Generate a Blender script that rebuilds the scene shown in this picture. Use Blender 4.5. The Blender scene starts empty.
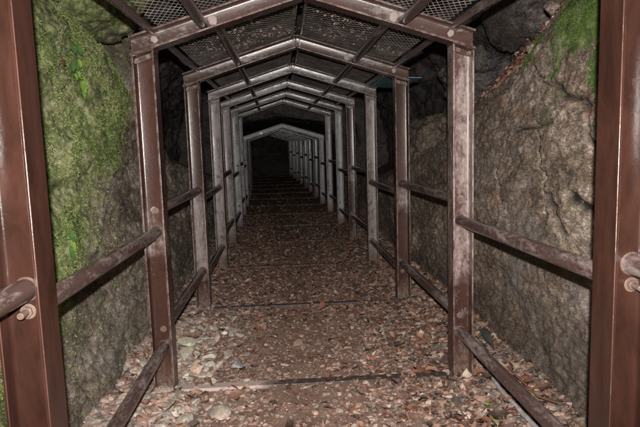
import bpy, bmesh, math, random
import numpy as np
from mathutils import Vector, Matrix, Euler
from mathutils.bvhtree import BVHTree
rng = np.random.default_rng(7)
random.seed(7)
scn = bpy.context.scene
C = scn.collection

# ------------------------------------------------------------------ noise
def _hash(ix, iy, iz, s):
    n = (ix * 374761393 + iy * 668265263 + iz * 1274126177 + s * 974634777) & 0x7fffffff
    n = ((n ^ (n >> 13)) * 1274126177) & 0x7fffffff
    n = (n ^ (n >> 16)) & 0xffff
    return n / 65535.0
def vnoise(P, s=0):
    P = np.asarray(P, float); I = np.floor(P).astype(np.int64); F = P - I
    F = F * F * (3 - 2 * F); r = 0
    for dx in (0, 1):
        for dy in (0, 1):
            for dz in (0, 1):
                w = (F[:, 0] if dx else 1 - F[:, 0]) * (F[:, 1] if dy else 1 - F[:, 1]) * (F[:, 2] if dz else 1 - F[:, 2])
                r = r + w * _hash(I[:, 0] + dx, I[:, 1] + dy, I[:, 2] + dz, s)
    return r * 2 - 1
def fbm(P, o=5, s=0, g=.5):
    a = 1; t = 0; P = np.asarray(P, float)
    for k in range(o):
        t = t + a * vnoise(P * (2.03 ** k) + k * 17.3, s + k); a *= g
    return t
def ridged(P, o=4, s=0):
    a = 1; t = 0
    for k in range(o):
        t = t + a * (1 - np.abs(vnoise(P * (2.1 ** k) + k * 9.1, s + k))); a *= .5
    return t - 1.2
def cells(P, s=0):                      # F1, F2-F1 and a random id value
    I = np.floor(P).astype(np.int64); b1 = np.full(len(P), 9.); b2 = b1.copy(); idv = np.zeros(len(P))
    for dx in (-1, 0, 1):
        for dy in (-1, 0, 1):
            for dz in (-1, 0, 1):
                J = I + np.array([dx, dy, dz])
                c = J + np.stack([_hash(J[:, 0], J[:, 1], J[:, 2], s + q) for q in (1, 2, 3)], 1)
                d = np.linalg.norm(P - c, axis=1); h = _hash(J[:, 0], J[:, 1], J[:, 2], s + 4)
                near = d < b1
                b2 = np.where(near, b1, np.minimum(b2, d)); idv = np.where(near, h, idv); b1 = np.where(near, d, b1)
    return b1, b2 - b1, idv
def sstep(a, b, x):
    t = np.clip((np.asarray(x, float) - a) / (b - a), 0, 1); return t * t * (3 - 2 * t)

# ------------------------------------------------------------------ object helpers
def link(name, me, mat=None, parent=None):
    o = bpy.data.objects.new(name, me); C.objects.link(o)
    if mat: me.materials.append(mat)
    if parent: o.parent = parent
    return o
def tag(o, label=None, cat=None, group=None, kind=None):
    if label: o['label'] = label
    if cat: o['category'] = cat
    if group: o['group'] = group
    if kind: o['kind'] = kind
    return o
def empty(name, loc, label, cat, group=None):
    o = bpy.data.objects.new(name, None); C.objects.link(o); o.location = loc; o.empty_display_size = .1
    return tag(o, label, cat, group)
def mesh(name, V, F, smooth=True, sharp=None, attrs=None):
    me = bpy.data.meshes.new(name)
    V = np.asarray(V, np.float32)
    if isinstance(F, np.ndarray):
        n, k = F.shape
        me.vertices.add(len(V)); me.vertices.foreach_set('co', V.ravel())
        me.loops.add(n * k); me.loops.foreach_set('vertex_index', F.astype(np.int32).ravel())
        me.polygons.add(n); me.polygons.foreach_set('loop_start', (np.arange(n) * k).astype(np.int32))
        me.update(calc_edges=True)
    else:
        me.from_pydata([tuple(map(float, v)) for v in V], [], [tuple(map(int, f)) for f in F])
    me.validate(); me.update()
    me.polygons.foreach_set('use_smooth', np.full(len(me.polygons), smooth))
    if sharp: me.set_sharp_from_angle(angle=math.radians(sharp))
    for k, a in (attrs or {}).items():
        a = np.asarray(a, np.float32)
        if a.ndim == 1:
            at = me.attributes.new(k, 'FLOAT', 'POINT'); at.data.foreach_set('value', a)
        else:
            at = me.attributes.new(k, 'FLOAT_COLOR', 'POINT')
            at.data.foreach_set('color', np.concatenate([a, np.ones((len(a), 1), np.float32)], 1).ravel())
    return me
class MB:
    def __init__(s): s.V = []; s.F = []
    def add(s, V, F):
        b = len(s.V); s.V += [tuple(v) for v in V]; s.F += [tuple(b + i for i in f) for f in F]
    def box(s, a, b):
        (x0, y0, z0), (x1, y1, z1) = a, b
        s.add([(x, y, z) for x in (x0, x1) for y in (y0, y1) for z in (z0, z1)],
              [(0, 1, 3, 2), (4, 6, 7, 5), (0, 4, 5, 1), (2, 3, 7, 6), (0, 2, 6, 4), (1, 5, 7, 3)])
    def tube(s, A, B, r, n=20, r2=None):
        A, B = Vector(A), Vector(B); d = (B - A).normalized(); u = d.orthogonal().normalized(); w = d.cross(u)
        r2 = r if r2 is None else r2
        ring = lambda P, r: [P + (u * math.cos(t) + w * math.sin(t)) * r for t in [2 * math.pi * k / n for k in range(n)]]
        s.add(ring(A, r) + ring(B, r2), [(k, (k + 1) % n, n + (k + 1) % n, n + k) for k in range(n)] +
              [tuple(reversed(range(n))), tuple(range(n, 2 * n))])
    def path(s, pts, r, n=10):
        V = []; F = []
        for i, P in enumerate(pts):
            P = Vector(P); d = (Vector(pts[min(i + 1, len(pts) - 1)]) - Vector(pts[max(i - 1, 0)])).normalized()
            u = d.cross(Vector((0, 0, 1))).normalized(); w = u.cross(d)
            V += [P + (u * math.cos(t) + w * math.sin(t)) * r for t in [2 * math.pi * k / n for k in range(n)]]
        for i in range(len(pts) - 1):
            F += [(i * n + k, i * n + (k + 1) % n, (i + 1) * n + (k + 1) % n, (i + 1) * n + k) for k in range(n)]
        F += [tuple(reversed(range(n))), tuple(range((len(pts) - 1) * n, len(pts) * n))]
        s.add(V, F)
    def prism(s, prof, fa, fb):         # prof points mapped by fa / fb to the two end rings
        n = len(prof); s.add([fa(*p) for p in prof] + [fb(*p) for p in prof],
              [(k, (k + 1) % n, n + (k + 1) % n, n + k) for k in range(n)] + [tuple(reversed(range(n))), tuple(range(n, 2 * n))])
    def me(s, name, smooth=True, sharp=35):
        m = mesh(name, np.array(s.V), s.F, smooth, None)
        bm = bmesh.new(); bm.from_mesh(m); bmesh.ops.recalc_face_normals(bm, faces=bm.faces); bm.to_mesh(m); bm.free()
        if sharp: m.set_sharp_from_angle(angle=math.radians(sharp))
        return m
def bevel(o, w=.0018, seg=2, edge=False):
    b = o.modifiers.new('bevel', 'BEVEL'); b.width = w; b.segments = seg; b.limit_method = 'ANGLE'; b.angle_limit = math.radians(50)
    b.harden_normals = False
    if edge:
        if len(o.data.materials) < 2: o.data.materials.append(M["edge0"] if o.data.materials[0].name == "brown_paint_clean" else M["edge"])
        b.material = 1
    return o

# ------------------------------------------------------------------ materials
class NT:
    def __init__(s, name):
        s.m = bpy.data.materials.new(name); s.m.use_nodes = True; s.t = s.m.node_tree; s.t.nodes.clear()
        s.out = s.n('ShaderNodeOutputMaterial'); s.b = s.n('ShaderNodeBsdfPrincipled'); s.l(s.b.outputs[0], s.out.inputs[0])
    def n(s, t, **k):
        x = s.t.nodes.new(t)
        for a, v in k.items():
            if hasattr(x, a): setattr(x, a, v)
            else: s.set(x.inputs[a.replace('_', ' ')], v)
        return x
    def l(s, a, b): s.t.links.new(a, b)
    def set(s, i, v):
        if isinstance(v, bpy.types.NodeSocket): s.l(v, i)
        else: i.default_value = v
    def coord(s, kind='Object', rnd=0.):
        c = s.n('ShaderNodeTexCoord').outputs[kind]
        if rnd:
            oi = s.n('ShaderNodeObjectInfo').outputs['Random']
            m = s.n('ShaderNodeVectorMath', operation='MULTIPLY_ADD'); s.l(oi, m.inputs[0]); m.inputs[1].default_value = (rnd, rnd * .7, rnd * 1.3); s.l(c, m.inputs[2])
            c = m.outputs[0]
        return c
    def mapping(s, c, sc):
        m = s.n('ShaderNodeMapping'); s.l(c, m.inputs[0]); m.inputs['Scale'].default_value = sc; return m.outputs[0]
    def noise(s, c, scale, detail=6, rough=.6, dist=0):
        x = s.n('ShaderNodeTexNoise'); s.l(c, x.inputs['Vector']); x.inputs['Scale'].default_value = scale
        x.inputs['Detail'].default_value = detail; x.inputs['Roughness'].default_value = rough; x.inputs['Distortion'].default_value = dist
        return x.outputs[0]
    def ramp(s, f, stops, interp='LINEAR'):
        r = s.n('ShaderNodeValToRGB'); r.color_ramp.interpolation = interp; s.set(r.inputs[0], f)
        while len(r.color_ramp.elements) < len(stops): r.color_ramp.elements.new(.5)
        for e, (p, c) in zip(r.color_ramp.elements, stops):
            e.position = p; e.color = (c, c, c, 1) if isinstance(c, (int, float)) else (*c, 1)
        return r.outputs[0]
    def mix(s, f, a, b, mode='MIX'):
        m = s.n('ShaderNodeMix', data_type='RGBA', blend_type=mode); s.set(m.inputs[0], f)
        for i, v in ((6, a), (7, b)): s.set(m.inputs[i], v if isinstance(v, bpy.types.NodeSocket) else (*v, 1))
        return m.outputs[2]
    def math(s, op, a, b=0., clamp=False):
        m = s.n('ShaderNodeMath', operation=op, use_clamp=clamp); s.set(m.inputs[0], a); s.set(m.inputs[1], b); return m.outputs[0]
    def bump(s, h, strength, dist=.01, prev=None):
        b = s.n('ShaderNodeBump'); s.l(h, b.inputs['Height']); b.inputs['Strength'].default_value = strength; b.inputs['Distance'].default_value = dist
        if prev: s.l(prev, b.inputs['Normal'])
        return b.outputs[0]
    def attr(s, name): return s.n('ShaderNodeAttribute', attribute_name=name)
    def done(s, col, rough, normal=None, spec=.5, metal=None):
        s.set(s.b.inputs['Base Color'], col if isinstance(col, bpy.types.NodeSocket) else (*col, 1)); s.set(s.b.inputs['Roughness'], rough)
        s.b.inputs['Specular IOR Level'].default_value = spec
        if metal is not None: s.set(s.b.inputs['Metallic'], metal)
        if normal: s.l(normal, s.b.inputs['Normal'])
        return s.m

def steel(name, dust, base=(.048, .019, .0135), dustcol=(.30, .24, .22), band=None, rough=.22, axis='z', drip=.5):
    """brown gloss paint under streaks and patches of pale dust; band=(z0,z1) limits the heavy dust to a height range of the post"""
    k = NT(name); c = k.coord('Object', 9.)
    sc = {'z': (1.6, 1.6, .55), 'x': (.35, 1.6, 1.6), 'y': (1.6, .3, 1.6)}[axis]
    big = k.noise(k.mapping(c, sc), 6., 5, .66, .6)
    fine = k.noise(k.mapping(c, tuple(x ** .5 for x in sc)), 48., 5, .75)
    m = k.math('ADD', k.math('MULTIPLY', big, .62), k.math('MULTIPLY', fine, .38))
    t = .70 - .28 * dust
    f = k.math('MULTIPLY', k.ramp(m, [(max(t - .05, 0), 0), (min(t + .09, 1), 1.)]), min(1, .3 + dust * .75))
    f = k.math('ADD', f, dust * .07)
    if band:
        z = k.n('ShaderNodeSeparateXYZ'); k.l(k.coord('Object'), z.inputs[0])
        zz = k.math('ADD', z.outputs[2], k.math('MULTIPLY', k.noise(c, 9., 3), .3))
        b1 = k.n('ShaderNodeMapRange', interpolation_type='SMOOTHSTEP'); k.l(zz, b1.inputs[0]); b1.inputs[1].default_value = band[0]; b1.inputs[2].default_value = band[0] + .16
        b2 = k.n('ShaderNodeMapRange', interpolation_type='SMOOTHSTEP'); k.l(zz, b2.inputs[0]); b2.inputs[1].default_value = band[1] + .25; b2.inputs[2].default_value = band[1]
        bb = k.math('MULTIPLY', b1.outputs[0], b2.outputs[0])
        f = k.math('MAXIMUM', f, k.math('MULTIPLY', k.ramp(m, [(.42, .08), (.50, .40), (.62, .88)]), bb))
    v = k.n('ShaderNodeTexVoronoi'); k.l(c, v.inputs['Vector']); v.inputs['Scale'].default_value = 62.
    f = k.math('MAXIMUM', f, k.math('MULTIPLY', k.math('MULTIPLY', k.ramp(v.outputs['Distance'], [(.04, 1.), (.09, 0.)]), k.ramp(k.noise(c, 11., 2), [(.5, 0), (.62, 1)])), .5))
    basec = k.mix(k.ramp(big, [(.35, 0), (.65, 1)]), tuple(x * 1.2 for x in base), tuple(x * .6 for x in base))
    col = k.mix(f, basec, dustcol)
    rg = k.math('ADD', k.math('MULTIPLY', f, .35), k.math('ADD', rough - .05, k.math('MULTIPLY', fine, .14)), True)
    if axis == 'z':                     # mud splashed on the feet
        zf = k.n('ShaderNodeSeparateXYZ'); k.l(k.coord('Object'), zf.inputs[0])
        zd = k.math('SUBTRACT', zf.outputs[2], k.math('MULTIPLY', big, .34))
        r_ = k.n('ShaderNodeMapRange'); k.l(zd, r_.inputs[0]); r_.inputs[1].default_value = .06; r_.inputs[2].default_value = -.14
        mud = k.math('MULTIPLY', r_.outputs[0], k.ramp(fine, [(.4, .25), (.55, .95)]))
        col = k.mix(mud, col, (.14, .09, .065)); rg = k.math('ADD', rg, k.math('MULTIPLY', mud, .4), True)
    dr = k.n('ShaderNodeTexNoise'); k.l(k.mapping(c, {'z': (9, 9, .7), 'x': (9, 9, 2.5), 'y': (9, .8, 9)}[axis]), dr.inputs['Vector']); dr.inputs['Scale'].default_value = 5.; dr.inputs['Detail'].default_value = 3
    col = k.mix(k.ramp(dr.outputs[0], [(.60, 0), (.68, drip)]), col, (.060, .024, .012))
    nr = k.bump(fine, .35, .002); nr = k.bump(k.noise(c, 5., 2), .15, .01, nr)
    return k.done(col, rg, nr, .6)

M = {}
M['p_clean'] = steel('brown_paint_clean', .12, base=(.040, .0165, .0115), dustcol=(.13, .075, .058), rough=.19, drip=.12)
M['p_light'] = steel('brown_paint_dusty', .22, band=(.95, 1.10))
M['p_band'] = steel('brown_paint_pale_middle', .30, band=(.38, 1.08))
M['p_top'] = steel('brown_paint_pale_upper', .32, dustcol=(.36, .28, .255), band=(.72, 2.2))
M['raft'] = steel('brown_paint_rafter', .46, base=(.054, .027, .022), dustcol=(.30, .25, .235), axis='x')
M['raft2'] = steel('greyed_paint_rafter', .60, base=(.085, .06, .055), dustcol=(.58, .54, .53), axis='x')
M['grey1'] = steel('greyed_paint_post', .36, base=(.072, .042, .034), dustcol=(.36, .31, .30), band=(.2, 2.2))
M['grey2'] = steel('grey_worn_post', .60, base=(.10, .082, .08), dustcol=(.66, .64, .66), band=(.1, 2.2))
M['rail'] = steel('brown_paint_rail', .62, base=(.062, .034, .029), dustcol=(.32, .25, .235), axis='y')
M['rail2'] = steel('greyed_paint_rail', .6, base=(.06, .045, .042), dustcol=(.32, .29, .29), axis='y')
M['purlin'] = steel('brown_paint_purlin', .45, base=(.060, .036, .031), dustcol=(.28, .23, .22), axis='y')
M['bolt'] = steel('bolt_steel', .5, base=(.10, .07, .06), dustcol=(.32, .27, .26))
def m_edge():
    k = NT('worn_edge'); c = k.coord('Object', 3.)
    n = k.noise(c, 16., 5, .75)
    col = k.mix(k.ramp(n, [(.42, 0), (.62, 1)]), (.09, .045, .035), (.44, .36, .33))
    return k.done(col, .32, None, .6)
M['edge'] = m_edge()
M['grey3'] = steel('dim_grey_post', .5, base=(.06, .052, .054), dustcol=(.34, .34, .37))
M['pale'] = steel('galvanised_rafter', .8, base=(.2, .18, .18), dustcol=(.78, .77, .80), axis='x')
M['edge0'] = steel('painted_edge', .5, base=(.085, .04, .032), dustcol=(.26, .18, .16), rough=.22)
def m_mark():
    k = NT('zinc_touch_up'); c = k.coord('Object', 5.)
    return k.done(k.mix(k.noise(c, 60., 5, .7), (.16, .11, .095), (.36, .295, .275)), .75, k.bump(k.noise(c, 80., 5), .3, .002))
M['mark'] = m_mark()
def m_sheet():
    k = NT('expanded_metal'); c = k.coord('Object', 3.)
    col = k.mix(k.ramp(k.noise(c, 9., 5), [(.4, 0), (.65, 1)]), (.28, .23, .205), (.56, .49, .46))
    return k.done(col, .45, None, .5, .25)
M['sheet'] = m_sheet()
def m_sill(name, dustx):
    k = NT(name); c = k.coord('Object'); s = k.n('ShaderNodeSeparateXYZ'); k.l(c, s.inputs[0])
    cc = k.coord('Object', 4.)
    col = k.mix(k.noise(cc, 14., 6, .7), (.028, .02, .018), (.10, .065, .055))
    f = k.ramp(k.noise(cc, 26., 6, .75), [(.52, 0), (.66, .5)])
    if dustx is not None:
        x = k.math('ADD', s.outputs[0], k.math('MULTIPLY', k.noise(cc, 8., 4), .3))
        r = k.n('ShaderNodeMapRange'); k.l(x, r.inputs[0]); r.inputs[1].default_value = dustx + .2; r.inputs[2].default_value = dustx + .05
        f = k.math('MAXIMUM', f, r.outputs[0])
    col = k.mix(f, col, (.46, .36, .32))
    return k.done(col, .5, k.bump(k.noise(cc, 60., 5), .4, .003))
M['sill_dust'] = m_sill('sill_pale_left_end', -.28); M['sill'] = m_sill('sill_dark', None)

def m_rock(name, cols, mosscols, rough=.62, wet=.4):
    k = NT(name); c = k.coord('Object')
    cm = k.n('ShaderNodeMapping'); k.l(c, cm.inputs[0]); cm.inputs['Rotation'].default_value = (.35, 0, 0); cm.inputs['Scale'].default_value = (1, .42, 1.25); cm = cm.outputs[0]
    n1 = k.noise(cm, 2.6, 6, .65, .8); n2 = k.noise(cm, 10., 7, .72, .4); cy = k.mapping(c, (1, .5, 1)); n3 = k.noise(cy, 46., 5, .75)
    f = k.math('ADD', k.math('MULTIPLY', n1, .5), k.math('ADD', k.math('MULTIPLY', n2, .35), k.math('MULTIPLY', n3, .15)))
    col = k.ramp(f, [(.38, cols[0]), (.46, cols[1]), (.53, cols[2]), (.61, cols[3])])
    dk = k.ramp(k.noise(c, 5.5, 6, .7, 1.0), [(.60, 0), (.68, .75)])
    col = k.mix(dk, col, (.045, .045, .05))
    col = k.mix(k.ramp(n3, [(.56, 0), (.72, .45)]), col, (.42, .38, .34))
    fs = k.noise(cy, 105., 4, .85)
    col = k.mix(1., col, k.ramp(fs, [(.36, .35), (.5, 1.), (.62, 2.0)]), 'MULTIPLY')
    vo = k.n('ShaderNodeTexVoronoi'); k.l(cy, vo.inputs['Vector']); vo.inputs['Scale'].default_value = 22.; vo.inputs['Randomness'].default_value = 1.
    pit = k.math('MULTIPLY', k.ramp(vo.outputs['Distance'], [(.16, 1), (.30, 0)]), k.ramp(n2, [(.5, 0), (.58, 1)]))
    col = k.mix(k.math('MULTIPLY', pit, .7), col, (.04, .032, .03))
    vein = k.ramp(k.noise(cm, 3.4, 5, .6, 1.6), [(.485, 0), (.50, .55), (.515, 0)])
    col = k.mix(vein, col, (.34, .25, .17))
    gr = k.ramp(k.noise(c, 1.7, 4, .6), [(.5, 0), (.68, .5)]); col = k.mix(gr, col, tuple(x * 1.1 for x in (cols[1][0], cols[1][0] * 1.0, cols[1][0] * 1.02)))
    ru = k.ramp(k.noise(cm, 4.2, 6, .7, .6), [(.58, 0), (.68, .5)]); col = k.mix(ru, col, tuple(x * q for x, q in zip(cols[2], (1.25, .78, .5))))
    dp = k.attr('damp').outputs['Fac']; col = k.mix(k.math('MULTIPLY', dp, .7), col, k.mix(k.ramp(n3, [(.4, 0), (.62, 1)]), tuple(x * .55 for x in cols[0]), cols[1]))
    so = k.attr('soil').outputs['Fac']
    col = k.mix(so, col, k.mix(n3, (.11, .045, .028), (.22, .10, .07)))
    cr = k.attr('crack').outputs['Fac']
    col = k.mix(cr, col, (.025, .02, .018))
    mo = k.attr('moss').outputs['Fac']
    mn = k.math('ADD', k.math('MULTIPLY', k.noise(c, 24., 7, .75), .6), k.math('MULTIPLY', k.noise(c, 6., 5, .6), .4))
    mcol = k.ramp(mn, [(.36, mosscols[0]), (.46, mosscols[1]), (.53, mosscols[2]), (.62, mosscols[3])])
    mf = k.math('ADD', mo, k.math('MULTIPLY', k.math('SUBTRACT', k.noise(c, 17., 7, .75), .5), 2.2))
    mf = k.ramp(mf, [(.38, 0), (.62, 1)])
    mf = k.math('MULTIPLY', mf, k.ramp(mo, [(.04, 0), (.16, 1)]))
    col = k.mix(mf, col, mcol)
    nr = k.bump(n2, .35, .04); nr = k.bump(n3, .55, .02, nr)
    rg = k.math('ADD', k.math('MULTIPLY', mf, .3), k.math('ADD', k.math('MULTIPLY', n2, wet), rough - wet * .5), True)
    return k.done(col, rg, nr, .45)
LM = [(.038, .042, .02), (.11, .14, .042), (.23, .25, .10), (.43, .39, .26)]
RM = [(.035, .05, .016), (.07, .11, .022), (.10, .15, .03), (.26, .25, .18)]
M['rockL'] = m_rock('mossy_rock', [(.05, .042, .035), (.14, .115, .088), (.25, .205, .16), (.40, .35, .30)], LM)
M['rockR'] = m_rock('brown_rock', [(.055, .043, .035), (.155, .116, .088), (.245, .188, .148), (.42, .35, .30)], RM, .50)
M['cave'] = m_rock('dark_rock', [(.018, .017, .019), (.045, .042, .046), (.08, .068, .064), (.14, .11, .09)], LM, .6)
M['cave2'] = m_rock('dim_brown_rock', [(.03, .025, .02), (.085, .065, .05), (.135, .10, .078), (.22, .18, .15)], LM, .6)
def m_ground():
    k = NT('packed_earth'); c = k.coord('Object')
    n = k.noise(c, 3., 7, .65); n2 = k.noise(c, 30., 7, .75)
    col = k.ramp(k.math('ADD', k.math('MULTIPLY', n, .5), k.math('MULTIPLY', n2, .5)), [(.36, (.20, .115, .083)), (.5, (.35, .215, .162)), (.66, (.48, .33, .265))])
    nr = k.bump(n2, .7, .02); nr = k.bump(k.noise(c, 120., 5, .8), .7, .006, nr)
    return k.done(col, .7, nr, .4)
M['ground'] = m_ground()
def m_vcol(name, rough, bs=60., spec=.5, trans=0, amp=.45):
    k = NT(name); c = k.coord('Object'); a = k.attr('col').outputs['Color']
    v = k.ramp(k.noise(c, bs, 5, .7), [(.3, 1 - amp), (.7, 1.0 + amp)])
    col = k.mix(1., a, v, 'MULTIPLY')
    return k.done(col, rough, k.bump(k.noise(c, bs * 1.6, 5, .7), .4, .004), spec)
M['stone'] = m_vcol('stone_mix', .6); M['leaf'] = m_vcol('dead_leaf', .5, 90.); M['moss'] = m_vcol('moss_green', .65, 200., .3)
def m_plain(name, col, rough, amp=.3, metal=0., bs=30.):
    k = NT(name); c = k.coord('Object')
    cc = k.mix(k.ramp(k.noise(c, bs, 6, .7), [(.35, 0), (.65, 1)]), tuple(x * (1 - amp) for x in col), tuple(min(x * (1 + amp), 1) for x in col))
    return k.done(cc, rough, k.bump(k.noise(c, bs * 3, 4), .2, .002), .5, metal)
M['teal'] = m_plain('teal_sheet', (.11, .24, .27), .45, .35)
M['cable'] = m_plain('grey_conduit', (.36, .34, .34), .5); M['cable2'] = m_plain('dark_conduit', (.06, .055, .06), .45)
M['slate'] = m_plain('slate_grey', (.085, .083, .08), .55, .4)
M['fern'] = m_plain('fern_leaf', (.17, .29, .045), .5, .35, 0., 60.); M['ivy'] = m_plain('dark_green_leaf', (.06, .13, .035), .5, .3, 0., 60.)
M['dry'] = m_plain('dry_leaf', (.17, .085, .05), .6, .3, 0., 60.)
M['yellow'] = m_plain('yellow_stalk', (.34, .25, .09), .6)

# ------------------------------------------------------------------ camera (solved from the photo)
CX, CH = -.1283, 1.5042
Fv = Vector((.05257858, .99095185, -.12349058)); Rv = Vector((.99794311, -.05668135, -.02994603)); Uv = Vector((.03667469, .12166206, .9918938))
cam = bpy.data.objects.new('camera', bpy.data.cameras.new('camera')); C.objects.link(cam)
m = Matrix((Rv.normalized(), Uv.normalized(), -Fv.normalized())).transposed().to_4x4(); m.translation = (CX, 0, CH)
cam.matrix_world = m; cam.data.sensor_width = 36; cam.data.lens = 571.39 / 640 * 36; cam.data.clip_start = .02; cam.data.clip_end = 300
scn.camera = cam

# ------------------------------------------------------------------ frames layout
SP = 1.7514; NF = 15
FY = [1.704 + SP * i for i in range(NF)]
FY[2] = 5.207; 
def bx(y): i = (y - 1.704) / SP; return -.0048 * i * i * np.sign(i) if i > 0 else 0.
FX = [bx(y) for y in FY]
FX[0] = .01
LOW = 7
def HE(i): return (2.136, 2.445) if i < LOW else (1.675, 1.985)
# ------------------------------------------------------------------ rocks
def grid_faces(a, b):
    i = np.arange(a - 1)[:, None] * b + np.arange(b - 1)[None, :]
    i = i.ravel(); return np.stack([i, i + 1, i + b + 1, i + b], 1)
BVH = {}
def ledge_rock(name, side, y0, y1, dy, ztop, xbase, lean, ds, seed, mossf, soilf, mat, crackf=None, lump=.1, rise=0., fine_k=1.):
    Y = np.arange(y0, y1, dy); S = np.arange(0, 1, ds)
    # unit profile: 0..0.72 = face, .72..1 = top going back
    yy, ss = np.meshgrid(Y, S, indexing='ij'); yy = yy.ravel(); ss = ss.ravel()
    zt = ztop(yy); xb = xbase(yy)
    t = np.clip(ss / .70, 0, 1); u = np.clip((ss - .70) / .30, 0, 1)
    rnd = .10
    z = -.15 + (zt + .15) * t
    out = xb + lean * t * zt / 2 + .10 * sstep(.86, 1.0, t)
    out = out + u * 1.0; z = z + .10 * u + .25 * u * u + rise * u * (1 - sstep(5, 7, yy)) - .05 * sstep(.9, 1, t) * (1 - u)
    P = np.stack([out * side, yy, z], 1)
    # normals (approx): outward into the tunnel for the face, up for the top
    nx = -side * (1 - sstep(.0, .35, u)); nz = sstep(.88, 1.0, t) * .8 + sstep(0, .3, u) * .5 + .05
    N = np.stack([nx, np.zeros_like(nx), nz], 1); N /= np.linalg.norm(N, axis=1)[:, None]
    Q = P * np.array([1, .5, 1.0])
    warp = np.stack([fbm(Q * 1.7 + 5, 3, seed + 50), fbm(Q * 1.7 + 11, 3, seed + 51), fbm(Q * 1.7 + 23, 3, seed + 52)], 1)
    ca_, sa_ = math.cos(.40), math.sin(.40)
    QR = np.stack([Q[:, 0], Q[:, 1] * ca_ - Q[:, 2] * sa_, Q[:, 1] * sa_ + Q[:, 2] * ca_], 1) + warp * .22
    c1, e1, i1 = cells(QR * np.array([1.4, 1.7, 2.2]), seed)
    c2, e2, i2 = cells(QR * np.array([5, 5, 6.5]), seed + 9)
    d = lump * .9 * fbm(Q * .9, 4, seed + 1) + lump * .42 * (i1 - .5) * sstep(0, .10, e1) - lump * .10 * (1 - sstep(0, .06, e1)) * (i2 > .4)
    d += .018 * (i2 - .5) * sstep(0, .16, e2) * sstep(-.2, .3, fbm(Q * 1.5, 2, seed + 33)) + .022 * fine_k * ridged(QR * np.array([2.2, 2.2, 3.2]), 4, seed + 3) + .020 * (.4 + .6 * fine_k) * fbm(QR * np.array([7, 7, 8.5]), 4, seed + 5, .62) + .009 * fbm(Q * 45, 3, seed + 8, .7)
    cr = np.zeros(len(P))
    if crackf is not None:
        cr = crackf(yy + .05 * fbm(Q * 4, 4, seed + 70), z + .05 * fbm(Q * 4 + 7, 4, seed + 71)); d = d - .05 * cr
    damp = sstep(-.15, .15, z) * .6 + .4
    P = P + N * (d * damp)[:, None]
    P[:, 2] += 0.06 * fbm(Q * 3, 3, seed + 13) * u
    lim = 1.12 + .0 * yy                     # keep clear of the rails
    P[:, 0] = np.where(side * (P[:, 0] - 0) < lim, side * lim, P[:, 0])
    mo = mossf(yy, z, u); so = soilf(yy, z, u)
    dmp = (1 - sstep(.30, .62, z + .16 * fbm(Q * np.array([1, 1.6, 1.6]), 4, 66) + .06 * (yy - 3.5))) if side > 0 else (1 - sstep(.4, 1.1, z + .3 * fbm(Q * 1.5, 4, 67))) * .4
    me = mesh(name, P, grid_faces(len(Y), len(S)) if side > 0 else grid_faces(len(Y), len(S))[:, ::-1], True, None, {'moss': mo, 'soil': so, 'crack': np.clip(cr, 0, 1), 'damp': dmp})
    o = link(name, me, mat)
    BVH[name] = BVHTree.FromPolygons([tuple(v) for v in P[::1]], [tuple(f) for f in grid_faces(len(Y), len(S))])
    return o, P, mo
interp = np.interp
LZ = ([-1, 2.6, 3.5, 3.95, 4.55, 5.2, 6.1, 7.25, 8.5, 10, 12], [3.0, 2.75, 2.50, 2.42, 2.27, 1.98, 1.67, 1.36, 1.15, .95, .9])
RZ = ([-1, 2.6, 3.46, 3.8, 4.0, 4.2, 4.7, 5.1, 6, 7, 8.5, 10, 12], [3.0, 2.6, 2.38, 2.28, 2.2, 2.08, 1.96, 1.9, 1.6, 1.35, 1.1, .95, .9])
def lmoss(y, z, u):
    # mossy towards the mouth and the top, bare lower down and deeper in
    lim = interp(z, [.2, .5, .85, 1.2, 1.5, 1.9, 2.3], [2.1, 2.65, 3.1, 3.65, 4.3, 4.9, 5.1])
    a = 1 - sstep(-.75, .8, y - lim)
    P = np.stack([y * 2, z * 2, u * 0], 1)
    return np.clip(a * (.80 + .45 * fbm(P * 1.3, 4, 41)) + .20 * (z > .1) * (1 - sstep(3.5, 5.5, y)), 0, 1)
def rmoss(y, z, u):
    def blob(cy, cz, ry, rz): return 1 - sstep(.6, 1.25, np.sqrt(((y - cy) / ry) ** 2 + ((z - cz) / rz) ** 2))
    P = np.stack([y * 3, z * 3, u * 0], 1); n = .16 * fbm(P, 4, 77)
    m_ = np.maximum.reduce([blob(3.05, 2.42, .60, .50), blob(2.85, 1.84, .20, .20) * .75, blob(3.95, 2.1, .28, .16) * .7, blob(3.42, 1.98, .16, .20) * .5, blob(3.5, 1.7, .3, .2) * .28, blob(3.1, 1.0, .25, .3) * .3])
    return np.clip(m_ + n * (m_ > .05), 0, 1)
def rcrack(y, z):
    def seg(a, b, w):
        (y0, z0), (y1, z1) = a, b; L = (y1 - y0) ** 2 + (z1 - z0) ** 2
        t = np.clip(((y - y0) * (y1 - y0) + (z - z0) * (z1 - z0)) / L, 0, 1)
        return 1 - sstep(w * .4, w * 1.4, np.hypot(y - y0 - t * (y1 - y0), z - z0 - t * (z1 - z0)))
    return np.maximum.reduce([seg((3.75, 1.95), (3.15, 1.72), .012), seg((3.15, 1.72), (2.95, 1.62), .018), seg((2.95, 1.62), (2.75, 1.35), .022),
        seg((4.0, 1.5), (3.3, 1.62), .010), seg((3.3, 1.62), (3.1, 1.74), .008), seg((3.55, 1.6), (3.35, 1.0), .007), seg((3.05, 1.18), (2.8, 1.12), .03), seg((3.35, 1.12), (3.1, 1.0), .035), seg((4.2, 1.25), (4.05, 1.0), .012)])
soilL = lambda y, z, u: sstep(.25, .6, u) * .7 * (y > 4)
soilR = lambda y, z, u: sstep(.02, .15, u)
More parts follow.
